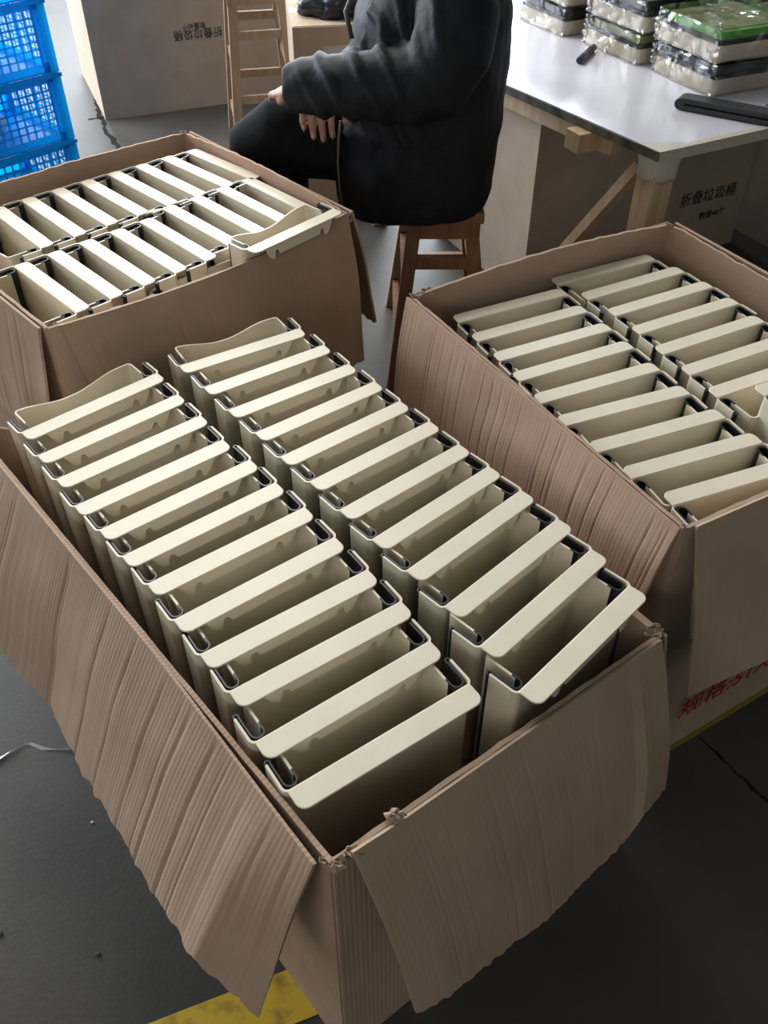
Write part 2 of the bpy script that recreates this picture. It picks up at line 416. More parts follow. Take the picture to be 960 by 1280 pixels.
AR = [(-.248,1.314,31.5),(-.196,1.252,33.8),(-.148,1.195,34.8),(-.1,1.141,37),(-.058,1.083,38),(-.01,1.029,38.7),(.034,.972,39.8),(.077,.92,41.9),(.12,.864,43.3),(.167,.807,44.1),(.2,.741,45.2),(.236,.674,45.6)]
def even(L):
    n = len(L)-1; out = []
    for i, (x, y, a) in enumerate(L):
        ux, uy = L[0][0] + (L[n][0]-L[0][0])*i/n, L[0][1] + (L[n][1]-L[0][1])*i/n
        out.append((x*.6+ux*.4, y*.6+uy*.4, a))
    return out
AL = even(AL); AR = even(AR)
def tilts(): return (random.uniform(-.5, .5), random.uniform(-.4, .4))
for i, (x, y, a) in enumerate(AL):
    b_ = place_bin(x, y, ZA + random.uniform(-.0015, .0015), a, f'{ORD[11-i]} cream bin from the smooth end flap over the yellow line, ribbed-flap row', 'folding bins in the carton on the yellow line', wide=1.025)
    if i == 11:        # this one shows no hanging tab
        for ch in list(b_.children):
            for g in list(ch.children): bpy.data.objects.remove(g)
for i, (x, y, a) in enumerate(AR):
    place_bin(x, y, ZA + random.uniform(-.0015, .0015), a, f'{ORD[11-i]} cream bin from the smooth end flap over the yellow line, next-carton row', 'folding bins in the carton on the yellow line', wide=.975)
ZB = .575
BL = [(.241,1.453,25.5),(.271,1.39,25.8),(.304,1.328,25.5),(.331,1.268,25.5),(.360,1.203,24),(.391,1.139,21.5),(.431,1.074,21.7),(.470,1.013,21.2),(.517,.956,21.2)]
BRr = [(.441,1.592,25.6),(.489,1.538,27.3),(.529,1.479,27.3),(.561,1.417,27.2),(.588,1.352,27.2),(.619,1.288,26.5),(.648,1.224,26)]
for i, (x, y, a) in enumerate(BL):
    place_bin(x, y, ZB, a+180, f'{ORD[i]} cream bin from the table end of the red-lettered carton, ribbed-flap row', 'folding bins in the red lettered carton')
for i, (x, y, a) in enumerate(BRr):
    place_bin(x, y, ZB, a+180, f'{ORD[i]} cream bin from the table end of the red-lettered carton, opposite row', 'folding bins in the red lettered carton')
place_bin(.705, 1.185, ZB+.03, 205, 'cream folding bin standing proud of its row in the red-lettered carton', 'folding bins in the red lettered carton')
ZCb = .62
CRr = [(-.745,1.69),(-.693,1.738),(-.641,1.786),(-.589,1.832),(-.537,1.878),(-.484,1.922),(-.431,1.968),(-.378,2.01)]
CFr = [(-.617+.397*i/8-(.014 if i > 4 else 0), 1.446+.379*i/8+(.0147 if i > 4 else 0)) for i in range(9)]
for i, (x, y) in enumerate(CRr):
    place_bin(x, y, ZCb, 132+i*.7, f'{ORD[7-i]} cream folding bin from the seated person, crate-side row of its carton', 'folding bins in the carton by the crates')
for i, (x, y) in enumerate(CFr):
    place_bin(x, y, ZCb, 133.5, f'{ORD[8-i]} cream folding bin from the seated person, front-flap row of its carton', 'folding bins in the carton by the crates')

# ------------------------------------------------------------------ open cartons
def panel_grid(a, b, c, d, nu, nv, bow=0.0, jag=0.0, seed=0, top_sag=None):
    """a,b top edge ends; d,c bottom edge ends (under a and b)"""
    a, b, c, d = map(Vector, (a, b, c, d)); nrm = (b-a).cross(d-a).normalized(); g = []
    for i in range(nu):
        t = i/(nu-1); row = []
        for j in range(nv):
            s = j/(nv-1); p = lerp(lerp(a, b, t), lerp(d, c, t), s)
            p = p + nrm*bow*math.sin(math.pi*t)*(1-s**3)
            if j == 0:
                if top_sag: p.z += top_sag(t)
                p.z += jag*noise.noise((t*30+seed, seed*3.1, 0))
            row.append(p)
        g.append(row)
    return g
def flap_grid(fold, outer, nu, nv, seed=0, curl=0.0, ridge=.0015, crease=.004, jag=.004):
    """fold and outer are polylines in world space; sheet between them with ribs running fold -> outer"""
    g = []; rnd = random.Random(int(seed*100)); CR_ = [(rnd.random(), crease*rnd.uniform(.2, .7), rnd.uniform(.0016, .0034)) for _ in range(26)]
    for i in range(nu):
        t = i/(nu-1); p0 = poly_at(fold, t); p1 = poly_at(outer, t)
        k = noise.noise((t*9+seed, 1.3, seed)); rg = noise.noise((t*60+seed, 7.7, 0))
        cz = sum(-dp*math.exp(-((t-ct)/wd)**2) for ct, dp, wd in CR_)
        row = []
        for j in range(nv):
            s = j/(nv-1); p = lerp(p0, p1, s)
            t2 = min(1, t+.02); tdir = (poly_at(fold, t2) - poly_at(fold, max(0, t2-.04))).normalized()
            nrm = tdir.cross(p1-p0).normalized()
            if nrm.z < 0: nrm = -nrm
            sm = min(1, s*4)
            p = p + nrm*(curl*math.sin(math.pi*s) + crease*k*sm + cz*min(1, s*6)*(.6+.4*noise.noise((t*20, s*4, seed))) + ridge*rg*sm + .0035*sm*noise.noise((t*5+seed, s*3, 4.4)))
            # folded ridge
            if j == nv-1: p = p + (p1-p0).normalized()*jag*noise.noise((t*45+seed, 2.2, 9.1))
            row.append(p)
        g.append(row)
    return g
def carton_base(t, poly, z, material):
    MB().prism(poly, z, z+.006).build('layer_pad', material, t, world=True)
    MB().prism(poly, .002, .008).build('base_panel', material, t, world=True)

# carton on the yellow line
N_, R_, FR_, FL_ = Vector((-.052,.398,.572)), Vector((.357,.72,.528)), Vector((-.178,1.475,.50)), Vector((-.682,1.142,.565))
def down(p, dx=0, dy=0): return Vector((p.x+dx, p.y+dy, 0.0))
bN, bR, bFR, bFL = down(N_, -.002, -.008), down(R_, .02, -.005), down(FR_, .01, .0), down(FL_, .0, 0)
tA = thing('open_carton', 'open cardboard carton of cream bins standing on the yellow floor line', 'carton', (.0, .85, 0))
sheet('side_panel', panel_grid(N_, FL_, bFL, bN, 40, 8, -.0, .004, 1), .006, M['card_in'], tA)
sheet('side_panel', panel_grid(N_, R_, bR, bN, 30, 8, .0, .006, 2), .006, M['card_in'], tA)
sheet('side_panel', panel_grid(R_, FR_, bFR, bR, 40, 8, .0, .004, 3), .006, M['card_in'], tA)
sheet('side_panel', panel_grid(FL_, FR_, bFR, bFL, 30, 8, .0, .004, 4, lambda t: -.09*math.sin(math.pi*t)**.5), .006, M['card_in'], tA)
carton_base(tA, [(p.x, p.y) for p in (lerp(N_, bFR, .02), lerp(R_, bFL, .02), lerp(FR_, bN, .02), lerp(FL_, bR, .02))], ZA-BH-.0075, M['card_in'])
off = Vector((-.003, -.003, .003))
foldL = [(0, N_+Vector((-.016,-.004,.003))), (.35, lerp(N_, FL_, .35)+off), (.7, lerp(N_, FL_, .7)+off), (1, FL_+off)]
outL = [(0, (-.137,.335,.332)), (.085, (-.214,.374,.382)), (.2, (-.285,.468,.353)), (.345, (-.367,.576,.346)), (.45, (-.43,.66,.325)), (.57, (-.494,.759,.316)), (.72, (-.59,.845,.334)), (1, (-.82,1.04,.34))]
sheet('ribbed_flap', flap_grid(foldL, outL, 480, 26, 2.5, .004, .0007, .005, .009), .005, M['card_in'], tA, label='long ribbed side flap creased and folded outwards')
foldF = [(0, N_+Vector((.02,.008,.004))), (.12, lerp(N_, R_, .14)+Vector((.004,-.006,.004))), (1, R_+Vector((-.004,-.012,.004)))]
outF = [(0, (.035,.330,.352)), (.12, (.072,.352,.340)), (.45, (.20,.452,.30)), (.72, (.29,.535,.275)), (.86, (.335,.575,.275)), (.9, (.352,.59,.30)), (1, (.402,.65,.262))]
sheet('end_flap', flap_grid(foldF, outF, 260, 22, 8.1, .010, .0001, .0012, .005), .005, M['card_out'], tA, label='smooth end flap hanging outwards')
# far side flap hanging in the gap to the next carton
foldR = [R_+Vector((.008,.0,-.004)), lerp(R_, FR_, .5)+Vector((.008,.004,.0)), FR_+Vector((.008,.004,0))]
outR = [R_+Vector((.044,-.055,-.255)), lerp(R_, FR_, .5)+Vector((.03,.03,-.24)), FR_+Vector((.02,.03,-.24))]
sheet('side_flap', flap_grid(foldR, outR, 120, 14, 5.5, .004, .001, .003, .006), .005, M['card_out'], tA)
# torn scraps of liner at the two corners
def scrap(parent, c, rad, seed, material, name='torn_scrap', zscale=.5):
    rnd = random.Random(seed); n = 14; v = [(Vector(c) + Vector((0, 0, .002)))]; rings = 3
    for rr in range(1, rings+1):
        for k in range(n):
            a = 2*math.pi*k/n; q = rad*rr/rings*rnd.uniform(.7, 1.3)
            v.append(Vector(c) + Vector((math.cos(a)*q, math.sin(a)*q*.6, rnd.uniform(-1, 1)*rad*zscale*rr/rings)))
    f = [(0, 1+k, 1+(k+1) % n) for k in range(n)]
    for rr in range(rings-1):
        b0 = 1+rr*n; b1 = b0+n
        f += [(b0+k, b1+k, b1+(k+1) % n, b0+(k+1) % n) for k in range(n)]
    o = obj(name, v, f, material, parent, True, False)
    md = o.modifiers.new('solid', 'SOLIDIFY'); md.thickness = .0015
    return o
for k, (c, r) in enumerate((((-.05,.397,.571), .013), ((-.03,.408,.571), .010), ((.012,.446,.573), .011), ((.351,.727,.529), .010), ((.347,.722,.527), .009))):
    scrap(tA, c, r, 20+k, M['card_torn'])

# red-lettered carton
Bn, Bl, Bb = Vector((.402,.842,.60)), Vector((.05,1.42,.618)), Vector((.59,1.728,.612)); Br = Vector((.95,1.14,.60))
cB = [down(Bn, -.012, -.034), down(Bl, .02, .0), down(Bb, 0, 0), down(Br, 0, 0)]
tB = thing('open_carton', 'open cardboard carton of cream bins with red lettering on its end', 'carton', (.5, 1.28, 0))
sheet('side_panel', panel_grid(Bn, Bl, cB[1], cB[0], 40, 8, -.0, .003, 11), .006, M['card_pink'], tB)
sheet('side_panel', panel_grid(Bl, Bb, cB[2], cB[1], 40, 8, -.0, .004, 12, lambda t: .016*math.sin(math.pi*t)), .006, M['card_in'], tB)
sheet('side_panel', panel_grid(Bb, Br, cB[3], cB[2], 40, 8, .0, .004, 13, lambda t: -.004*math.sin(math.pi*t)), .006, M['card_pink'], tB)
sheet('side_panel', panel_grid(Bn, Br, cB[3], cB[0], 40, 8, .0, .003, 14), .006, M['card_out'], tB)
carton_base(tB, [(lerp(p, (.5, 1.28, 0), .02).x, lerp(p, (.5, 1.28, 0), .02).y) for p in cB], ZB-BH-.0075, M['card_in'])
offB = Vector((-.008, -.004, .002))
foldB = [(0, Bn+offB), (.5, lerp(Bn, Bl, .5)+offB+Vector((0,0,.002))), (1, Bl+offB)]
outB = [(0, (.352,.806,.455)), (.5, (.185,1.085,.40)), (1, (.02,1.385,.42))]
sheet('ribbed_flap', flap_grid(foldB, outB, 400, 20, 3.3, .004, .0004, .0035, .006), .005, M['card_pink'], tB, label='pinkish ribbed side flap folded outwards')
foldBF = [(0, Bn+Vector((.014,.0,.003))), (1, Br+Vector((0,-.01,.003)))]
outBF = [(0, (.452,.770,.315)), (.3, (.60,.835,.335)), (1, (1.0,1.04,.33))]
sheet('end_flap', flap_grid(foldBF, outBF, 120, 14, 6.2, .006, .0004, .002, .003), .005, M['card_out'], tB, label='smooth end flap hanging outwards')
foldBR = [(0, Br+Vector((.01,0,0))), (1, Bb+Vector((.012,.006,0)))]
outBR = [(0, Br+Vector((.07,.03,-.25))), (1, Bb+Vector((.07,.03,-.25)))]
sheet('side_flap', flap_grid(foldBR, outBR, 80, 10, 2.2, .006, .001, .003, .004), .005, M['card_in'], tB)
foldBB = [(0, Bl+Vector((.0,.012,-.002))), (1, Bb+Vector((0,.012,-.002)))]
outBB = [(0, Bl+Vector((-.03,.03,-.26))), (1, Bb+Vector((-.03,.06,-.26)))]
sheet('end_flap', flap_grid(foldBB, outBB, 80, 10, 7.2, .004, .0006, .003, .004), .005, M['card_out'], tB)
for k, (c, r) in enumerate((((.058,1.425,.618), .014), ((.08,1.438,.617), .013), ((.59,1.725,.612), .009), ((.40,.842,.600), .008))):
    scrap(tB, c, r, 60+k, M['card_torn'])
ud = Vector((.742-.512, .998-.875, 0)).normalized()
fd = (cB[3]-cB[0]).normalized(); fn = Vector((fd.y, -fd.x, 0))
text_mesh('printed_lettering', '规格:51X37X', .058, M['red_ink'], tB, cB[0] + fd*.135 + fn*.0075 + Vector((0, 0, .108)), fd, (fd.x*.15, fd.y*.15, 1), 0)

# carton by the crates
Cn, Cr, Cb = Vector((-.568,1.293,.63)), Vector((-.079,1.736,.632)), Vector((-.483,2.178,.632)); Cl = Vector((-.984,1.735,.63))
cC = [down(Cn), down(Cr), down(Cb), down(Cl)]
tC = thing('open_carton', 'open cardboard carton of cream bins beside the blue crates', 'carton', (-.51, 1.74, 0))
sheet('side_panel', panel_grid(Cn, Cr, cC[1], cC[0], 40, 8, -.034, .004, 21), .006, M['card_in'], tC)
sheet('side_panel', panel_grid(Cr, Cb, cC[2], cC[1], 40, 8, -.0, .003, 22, lambda t: .012*math.sin(math.pi*t)), .006, M['card_pink'], tC)
sheet('side_panel', panel_grid(Cb, Cl, cC[3], cC[2], 40, 8, .03, .003, 23, lambda t: .02*math.sin(math.pi*t)), .006, M['card_in'], tC)
sheet('side_panel', panel_grid(Cl, Cn, cC[0], cC[3], 40, 8, .0, .003, 24), .006, M['card_in'], tC)
carton_base(tC, [(lerp(p, (-.51, 1.74, 0), .02).x, lerp(p, (-.51, 1.74, 0), .02).y) for p in cC], ZCb-BH-.0075, M['card_in'])
foldC = [(t, lerp(Cn, Cr, .03+.97*t) + Vector((.67, -.74, 0))*(.034*math.sin(math.pi*(.03+.97*t))+.005) + Vector((0, 0, .002))) for t in (0, .15, .3, .45, .6, .75, .9, 1)]
outC = [(0, (-.49,1.30,.33)), (.5, (-.255,1.475,.32)), (1, (-.046,1.70,.30))]
sheet('end_flap', flap_grid(foldC, outC, 140, 16, 9.4, .008, .0003, .003, .004), .005, M['card_out'], tC, label='smooth flap hanging towards the carton on the yellow line')
foldCL = [(0, Cn+Vector((-.012,-.002,.002))), (1, Cl+Vector((-.01,-.008,.002)))]
outCL = [(0, (-.60,1.255,.37)), (1, (-1.01,1.70,.37))]
sheet('ribbed_flap', flap_grid(foldCL, outCL, 240, 16, 1.4, .004, .0005, .003, .004), .005, M['card_in'], tC)
foldCR = [(0, Cr+Vector((.014,.004,.0))), (1, Cb+Vector((.012,.01,0)))]
outCR = [(0, (-.018,1.79,.34)), (1, Cb+Vector((.05,.05,-.27)))]
sheet('side_flap', flap_grid(foldCR, outCR, 80, 12, 4.9, .004, .0006, .003, .012), .005, M['card_out'], tC)
for k, (c, r) in enumerate((((-.079,1.737,.630), .012), ((-.074,1.736,.616), .011), ((-.483,2.175,.636), .009), ((-.54,1.308,.628), .009))):
    scrap(tC, c, r, 80+k, M['card_torn'])
# the two loose bins of that carton
place_bin(-.179, 1.621, .652, 48, 'cream folding bin hooked over the carton rim near the stool, notched tab outside', 'folding bins in the carton by the crates')
b_ = place_bin(-.346, 1.546, .605, 222, 'cream folding bin squeezed sideways between a bin row and the carton front flap', 'folding bins in the carton by the crates')
for ch in list(b_.children):      # its hook is folded down out of sight
    if ch.name.startswith('hook_rim'):
        for g in list(ch.children): bpy.data.objects.remove(g)
        bpy.data.objects.remove(ch)

# ------------------------------------------------------------------ blue crates
def make_crate():
    t = thing('plastic_crate', 'crate', 'crate')
    L, Wd, H = .60, .42, .225
    L2, W2 = L/2, Wd/2
    def wall(p0, ux, length, name):
        """lattice wall whose lower-left corner is p0, running along ux"""
        ux = Vector(ux); nx = Vector((ux.y, -ux.x, 0)); mb = MB()
        def q(u, z, d): return Vector(p0) + ux*u + Vector((0, 0, z)) + nx*d
        def bx(u0, u1, z0, z1, d0, d1):
            mb.add([q(u0,z0,d0), q(u1,z0,d0), q(u1,z0,d1), q(u0,z0,d1), q(u0,z1,d0), q(u1,z1,d0), q(u1,z1,d1), q(u0,z1,d1)],
                   [(0,3,2,1),(4,5,6,7),(0,1,5,4),(1,2,6,5),(2,3,7,6),(3,0,4,7)])
        bx(0, length, 0, .03, -.003, 0); bx(0, length, H-.03, H-.012, -.003, 0)
        bx(0, .035, 0, H-.012, -.003, 0); bx(length-.035, length, 0, H-.012, -.003, 0)
        nv = int((length-.07)/.028)
        for k in range(nv+1):
            u = .035 + (length-.07)*k/nv; bx(u-.0035, u+.0035, .03, H-.03, -.003, -.0003)
        for k in range(1, 7):
            z = .03 + (H-.06)*k/7; bx(.035, length-.035, z-.003, z+.003, -.0027, -.0006)
        return mb.build(name, M['blue'], t)
    wall((-L2, -W2, 0), (1, 0, 0), L, 'lattice_wall'); wall((L2, W2, 0), (-1, 0, 0), L, 'lattice_wall')
    wall((L2, -W2, 0), (0, 1, 0), Wd, 'lattice_wall'); wall((-L2, W2, 0), (0, -1, 0), Wd, 'lattice_wall')
    MB().box((-L2, -W2, .0), (L2, W2, .004)).build('crate_floor', M['blue'], t)
    r = MB(); o = .016
    for a, b in (((-L2-o, -W2-o, H-.014), (L2+o, -W2+.004, H-.002)), ((-L2-o, W2-.004, H-.014), (L2+o, W2+o, H-.002)),
                 ((-L2-o, -W2-o, H-.014), (-L2+.004, W2+o, H-.002)), ((L2-.004, -W2-o, H-.014), (L2+o, W2+o, H-.002))): r.box(a, b)
    r.build('rim', M['blue'], t)
    for sx in (-1, 1):
        for sy in (-1, 1):
            MB().box((sx*L2-.012, sy*W2-.012, 0), (sx*L2+.012, sy*W2+.012, H-.012)).build('corner_post', M['blue'], t)
    return t
crate = make_crate()
cyaw = 46; cu = Vector((math.cos(R(cyaw)), math.sin(R(cyaw)), 0)); cv = Vector((-cu.y, cu.x, 0))
ccorner = Vector((-1.135, 3.25, 0)); cc = ccorner - cu*.30 + cv*.21
clab = ['blue lattice plastic crate standing on the floor, lowest of its stack', 'blue lattice plastic crate, second from the floor in its stack', 'blue lattice plastic crate, third from the floor in its stack', 'blue lattice plastic crate, top of its stack']
for k in range(4):
    c = crate if k == 0 else copy_tree(crate)
    c.location = cc + Vector((0, 0, .2255*k)); c.rotation_euler = (0, 0, R(cyaw)); c['label'] = clab[k]; c['group'] = 'stacked blue crates'

for k in range(1, 3):
    o = crumple('plastic_bag', ('crumpled white plastic bag inside the second crate from the floor', 'crumpled white plastic bag inside the third crate from the floor')[k-1], 'bag', cc + cu*.02 + Vector((0, 0, .2255*k+.006)), .14, .12, .10, 50+k*3, M['white_bag'], .3); o.rotation_euler.z = R(cyaw)

# ------------------------------------------------------------------ closed cartons
def closed_carton(name, label, corner, yaw, L, D, H, material, z0=0.0):
    u = Vector((math.cos(R(yaw)), math.sin(R(yaw)), 0)); v = Vector((-u.y, u.x, 0)); c = Vector(corner)
    t = thing(name, label, 'carton', (c + u*L/2 + v*D/2))
    p = [c, c+u*L, c+u*L+v*D, c+v*D]; up = Vector((0, 0, H))
    for k in range(4):
        a, b = p[k], p[(k+1) % 4]
        sheet('side_panel', panel_grid(a+up, b+up, b, a, 12, 8), .005, material, t)
    for s0 in (0, 1):     # two long top flaps meeting in the middle
        a0, b0 = p[0]+up, p[1]+up; sh = v*(D/2)*s0
        sheet('top_flap', [[a0+sh+v*.003, a0+sh+v*(D/2-.003)], [b0+sh+v*.003, b0+sh+v*(D/2-.003)]], .005, material, t)
    mb = MB(); q = up + Vector((0, 0, .0035))
    mb.add([p[0]+q+v*(D/2-.03), p[1]+q+v*(D/2-.03), p[1]+q+v*(D/2+.03), p[0]+q+v*(D/2+.03)], [(0, 1, 2, 3)])
    mb.build('packing_tape', M['tape'], t, world=True)
    return t, c, u, v
t1, c, u, v = closed_carton('closed_carton', 'closed brown carton with upside-down black lettering behind the seated person', (-1.245, 4.08, 0), 22.5, .985, .70, .66, M['card_back'])
nf = -v
text_mesh('printed_lettering', '折叠垃圾桶', .044, M['ink'], t1, c + u*.573 + nf*.004 + Vector((0, 0, .322)), -u, (0, 0, -1), 0)
text_mesh('printed_lettering', '数量40个', .026, M['ink'], t1, c + u*.50 + nf*.004 + Vector((0, 0, .348)), -u, (0, 0, -1), 0)
t2, c, u, v = closed_carton('closed_carton', 'closed brown carton with upright black lettering under the white table', (.436, 2.50, 0), 27, .87, .54, .575, M['card_back'])
text_mesh('printed_lettering', '折叠垃圾桶', .048, M['ink'], t2, c + u*.585 - v*.004 + Vector((0, 0, .185)), u, (u.x*.1, u.y*.1, 1), 0)
text_mesh('printed_lettering', '数量40个', .028, M['ink'], t2, c + u*.685 - v*.004 + Vector((0, 0, .122)), u, (u.x*.1, u.y*.1, 1), 0)
closed_carton('closed_carton', 'closed plain brown carton at the far end under the white table', (1.33, 2.86, 0), 27, .5, .5, .5, M['card_back'])
t4, c, u, v = closed_carton('closed_carton', 'closed tan carton with clear tape pressed on, behind the seated person lap', (-.30, 3.2, 0), 8, .32, .4, .60, M['card_back'])
mb = MB()
q = c + u*.10 - v*.0035
mb.add([q + Vector((0, 0, .49)), q + u*.17 + Vector((0, 0, .50)), q + u*.17 + Vector((0, 0, .545)), q + Vector((0, 0, .54))], [(0, 1, 2, 3)])
mb.build('clear_tape', M['string'], t4, world=True)
# black plastic sheet and a white bag lying on that carton
crumple('plastic_sheet', 'crumpled black plastic sheet lying on the tan taped carton', 'plastic sheet', (-.15, 3.36, .603), .13, .09, .06, 4.0, M['rubber'])
crumple('plastic_bag', 'crumpled white plastic bag on the tan taped carton', 'bag', (-.17, 3.52, .603), .13, .06, .07, 9.0, M['white_bag'])

# ------------------------------------------------------------------ stools
def make_stool(label, cx, cy, yaw, sx, sy, H, spread, lw, material, edge):
    t = thing('wooden_stool', label, 'stool', (cx, cy, 0), R(yaw))
    bevel_obj(MB().box((-sx/2, -sy/2, H-.028), (sx/2, sy/2, H)).build('seat', material, t), .004)
    ap = MB()
    for a, b in (((-sx/2+.008, -sy/2+.008, H-.07), (sx/2-.008, -sy/2+.026, H-.028)), ((-sx/2+.008, sy/2-.026, H-.07), (sx/2-.008, sy/2-.008, H-.028))): ap.box(a, b)
    ap.build('apron', material, t)
    tops = {}; 
    for ix in (-1, 1):
        for iy in (-1, 1):
            a = Vector((ix*(sx/2-.03), iy*(sy/2-.03), H-.03)); b = Vector((ix*(sx/2-.03+spread*.55), iy*(sy/2-.03+spread), 0))
            tops[(ix, iy)] = (a, b)
            bevel_obj(MB().bar(a, b, lw, lw*.8).build('leg', edge if ix < 0 and iy > 0 else material, t), .002, 1)  # back-left leg takes the edge material, on the brown stool a painted lit tone
    def at(k, z):
        a, b = tops[k]; return lerp(a, b, (a.z-z)/(a.z-b.z))
    for z, pr in ((H*.72, ((-1,-1),(1,-1))), (H*.74, ((-1,1),(1,1))), (H*.55, ((-1,-1),(-1,1))), (H*.55, ((1,-1),(1,1))), (H*.36, ((-1,-1),(1,-1))), (H*.38, ((-1,1),(1,1))), (H*.2, ((-1,-1),(-1,1))), (H*.2, ((1,-1),(1,1)))):
        p, q = at(pr[0], z), at(pr[1], z); MB().bar(p, q, .03, .018, (0, 0, 1)).build('rung', material, t)
    return t
make_stool('worn brown wooden stool under the seated person', .148, 2.235, 0, .20, .32, .475, .10, .034, M['wood'], M['wood_lit'])
make_stool('pale wooden stool standing before the upside-down lettered carton', -.50, 3.82, 12, .24, .26, .62, .07, .036, M['wood_grey'], M['wood_grey'])

# ------------------------------------------------------------------ work table
TZ = .66
tc0 = Vector((.617, 1.985, 0)); tu = Vector((math.cos(R(27)), math.sin(R(27)), 0)); tv = Vector((math.cos(R(123)), math.sin(R(123)), 0))
tT = thing('work_table', 'white topped work table with tape-wrapped corner beside the seated person', 'table', tc0 + tu*.6 + tv*.8)
TL, TV = 1.25, 1.3
def tpt(a, b, z): return tc0 + tu*a + tv*b + Vector((0, 0, z))
mb = MB(); mb.add([tpt(a, b, z) for z in (TZ-.003, TZ) for a, b in ((0, 0), (TL, 0), (TL, TV), (0, TV))], [(0,3,2,1),(4,5,6,7),(0,1,5,4),(1,2,6,5),(2,3,7,6),(3,0,4,7)])
mb.build('table_top', M['white_top'], tT, world=True)
mb = MB(); mb.add([tpt(a, b, z) for z in (TZ-.022, TZ-.003) for a, b in ((-.002, -.002), (TL, -.002), (TL, TV), (-.002, TV))], [(0,3,2,1),(4,5,6,7),(0,1,5,4),(1,2,6,5),(2,3,7,6),(3,0,4,7)])
mb.build('edge_board', M['dark_edge'], tT, world=True)
for a, b in ((.045, .04), (TL-.05, .04), (.045, TV-.05), (TL-.05, TV-.05)):
    mb = MB(); mb.bar(tpt(a, b, 0), tpt(a, b, TZ-.022), .062, .062, tu); bevel_obj(mb.build('leg', M['wood_pale'], tT, world=True), .004)
mb = MB(); mb.bar(tpt(.05, .18, TZ-.048), tpt(.05, TV-.1, TZ-.048), .05, .035, (0, 0, 1)); mb.build('stretcher', M['wood_pale'], tT, world=True)
mb = MB(); mb.bar(tpt(-.035, .24, TZ-.045), tpt(TL-.2, .24, TZ-.045), .045, .055, (0, 0, 1)); mb.build('cross_beam', M['wood_pale'], tT, world=True)
mb = MB(); mb.bar(tpt(.06, .42, .12), tpt(.06, .1, TZ-.07), .035, .025, tu); mb.build('brace', M['wood_pale'], tT, world=True)
# tape wrap round the corner and along the short edge
mb = MB(); rings = []
for k in range(10):
    t = k/9; z = TZ-.004 - .075*t; row = []
    for j in range(28):
        a = 2*math.pi*j/28; c_, s_ = math.cos(a), math.sin(a); r = (.040 - .006*t)*(1 + .07*noise.noise((c_*3, s_*3, t*4)))
        r /= max(abs(c_), abs(s_))**.75
        row.append(tpt(.043, .038, z + .008*noise.noise((c_*2, s_*2, 5))*t) + tu*c_*r + tv*s_*r)
    rings.append(row)
mb.loft(rings); mb.build('tape_wrap', M['wraptape'], tT, world=True, smooth=True)
mb = MB(); mb.add([tpt(a, b, z) for z in (TZ, TZ+.0012) for a, b in ((-.004, -.004), (.10, -.004), (.085, .02), (.03, .05), (-.004, .07))], [(4,3,2,1,0),(5,6,7,8,9),(0,1,6,5),(1,2,7,6),(2,3,8,7),(3,4,9,8),(4,0,5,9)])
mb.build('tape_patch', M['wraptape'], tT, world=True)
mb = MB(); mb.add([tpt(a, b, z) for z in (TZ-.024, TZ+.001) for a, b in ((0, -.005), (.36, -.005), (.36, .014), (0, .014))], [(0,3,2,1),(4,5,6,7),(0,1,5,4),(1,2,6,5),(2,3,7,6),(3,0,4,7)])
mb.build('edge_tape', M['wraptape'], tT, world=True)

# ------------------------------------------------------------------ wrapped bins on the table
def rbox(mb, x0, x1, y0, y1, z0, z1, r=.012):
    mb.prism(arc(x1-r, y0+r, r, 270, 360, 4) + arc(x1-r, y1-r, r, 0, 90, 4) + arc(x0+r, y1-r, r, 90, 180, 4) + arc(x0+r, y0+r, r, 180, 270, 4), z0, z1)
def wrapped_bin(label, p, yaw, z, seed, topmat, tilt=0, Lx=.25, Ly=.24, green=False):
    """a folded bin lying flat, wrapped in clear film; p is its front corner"""
    u = Vector((math.cos(R(yaw)), math.sin(R(yaw)), 0)); v = Vector((-u.y, u.x, 0))
    c = Vector(p) + u*Lx/2 + v*Ly/2
    t = thing('wrapped_bin', label, 'wrapped bin', (c.x, c.y, z), R(yaw), 'film wrapped bins on the table'); t.rotation_euler.y = R(tilt)
    x, y = Lx/2, Ly/2
    m1 = MB(); rbox(m1, -x, x, -y, y, .001, .036); m1.build('cream_shell', M['cream'], t)
    m2 = MB(); rbox(m2, -x+.004, x-.004, -y+.004, y-.004, .036, .046); m2.build('black_gasket', M['rubber'], t)
    m3 = MB(); rbox(m3, -x+.012, x-.012, -y+.012, y-.012, .046, .064); m3.build('lid_panel', topmat, t)
    if topmat is M['green']:
        m4 = MB(); rbox(m4, -x+.014, x-.03, -y+.03, y-.014, .064, .066); m4.build('lid_card', M['dim_green'], t)
    # film: a loose crumpled skin
    bm = bmesh.new(); n = 26; e = .006
    bmesh.ops.create_cube(bm, size=2); bmesh.ops.subdivide_edges(bm, edges=bm.edges, cuts=n, use_grid_fill=True)
    for vt in bm.verts:
        q = vt.co.copy()
        pos = Vector((q.x*(x+e), q.y*(y+e), .036 + q.z*.036))
        k = noise.noise(pos*17 + Vector((seed, 0, 0)))*.007 + abs(noise.noise(pos*34 + Vector((0, seed, 0))))*.006
        d = Vector((q.x, q.y, q.z)).normalized(); pos += d*(k + .002)
        ce = abs(q.x)*abs(q.y)
        if ce > .8: pos -= Vector((q.x, q.y, 0))*.012*(ce-.8)*5*abs(noise.noise(pos*60))
        pos.z = max(pos.z, .0005); vt.co = pos
    me = bpy.data.meshes.new('clear_film'); bm.to_mesh(me); bm.free()
    link('clear_film', me, M['film'], t, False)
    return t
S3 = Vector((.826, 2.345, 0))
yw = 37
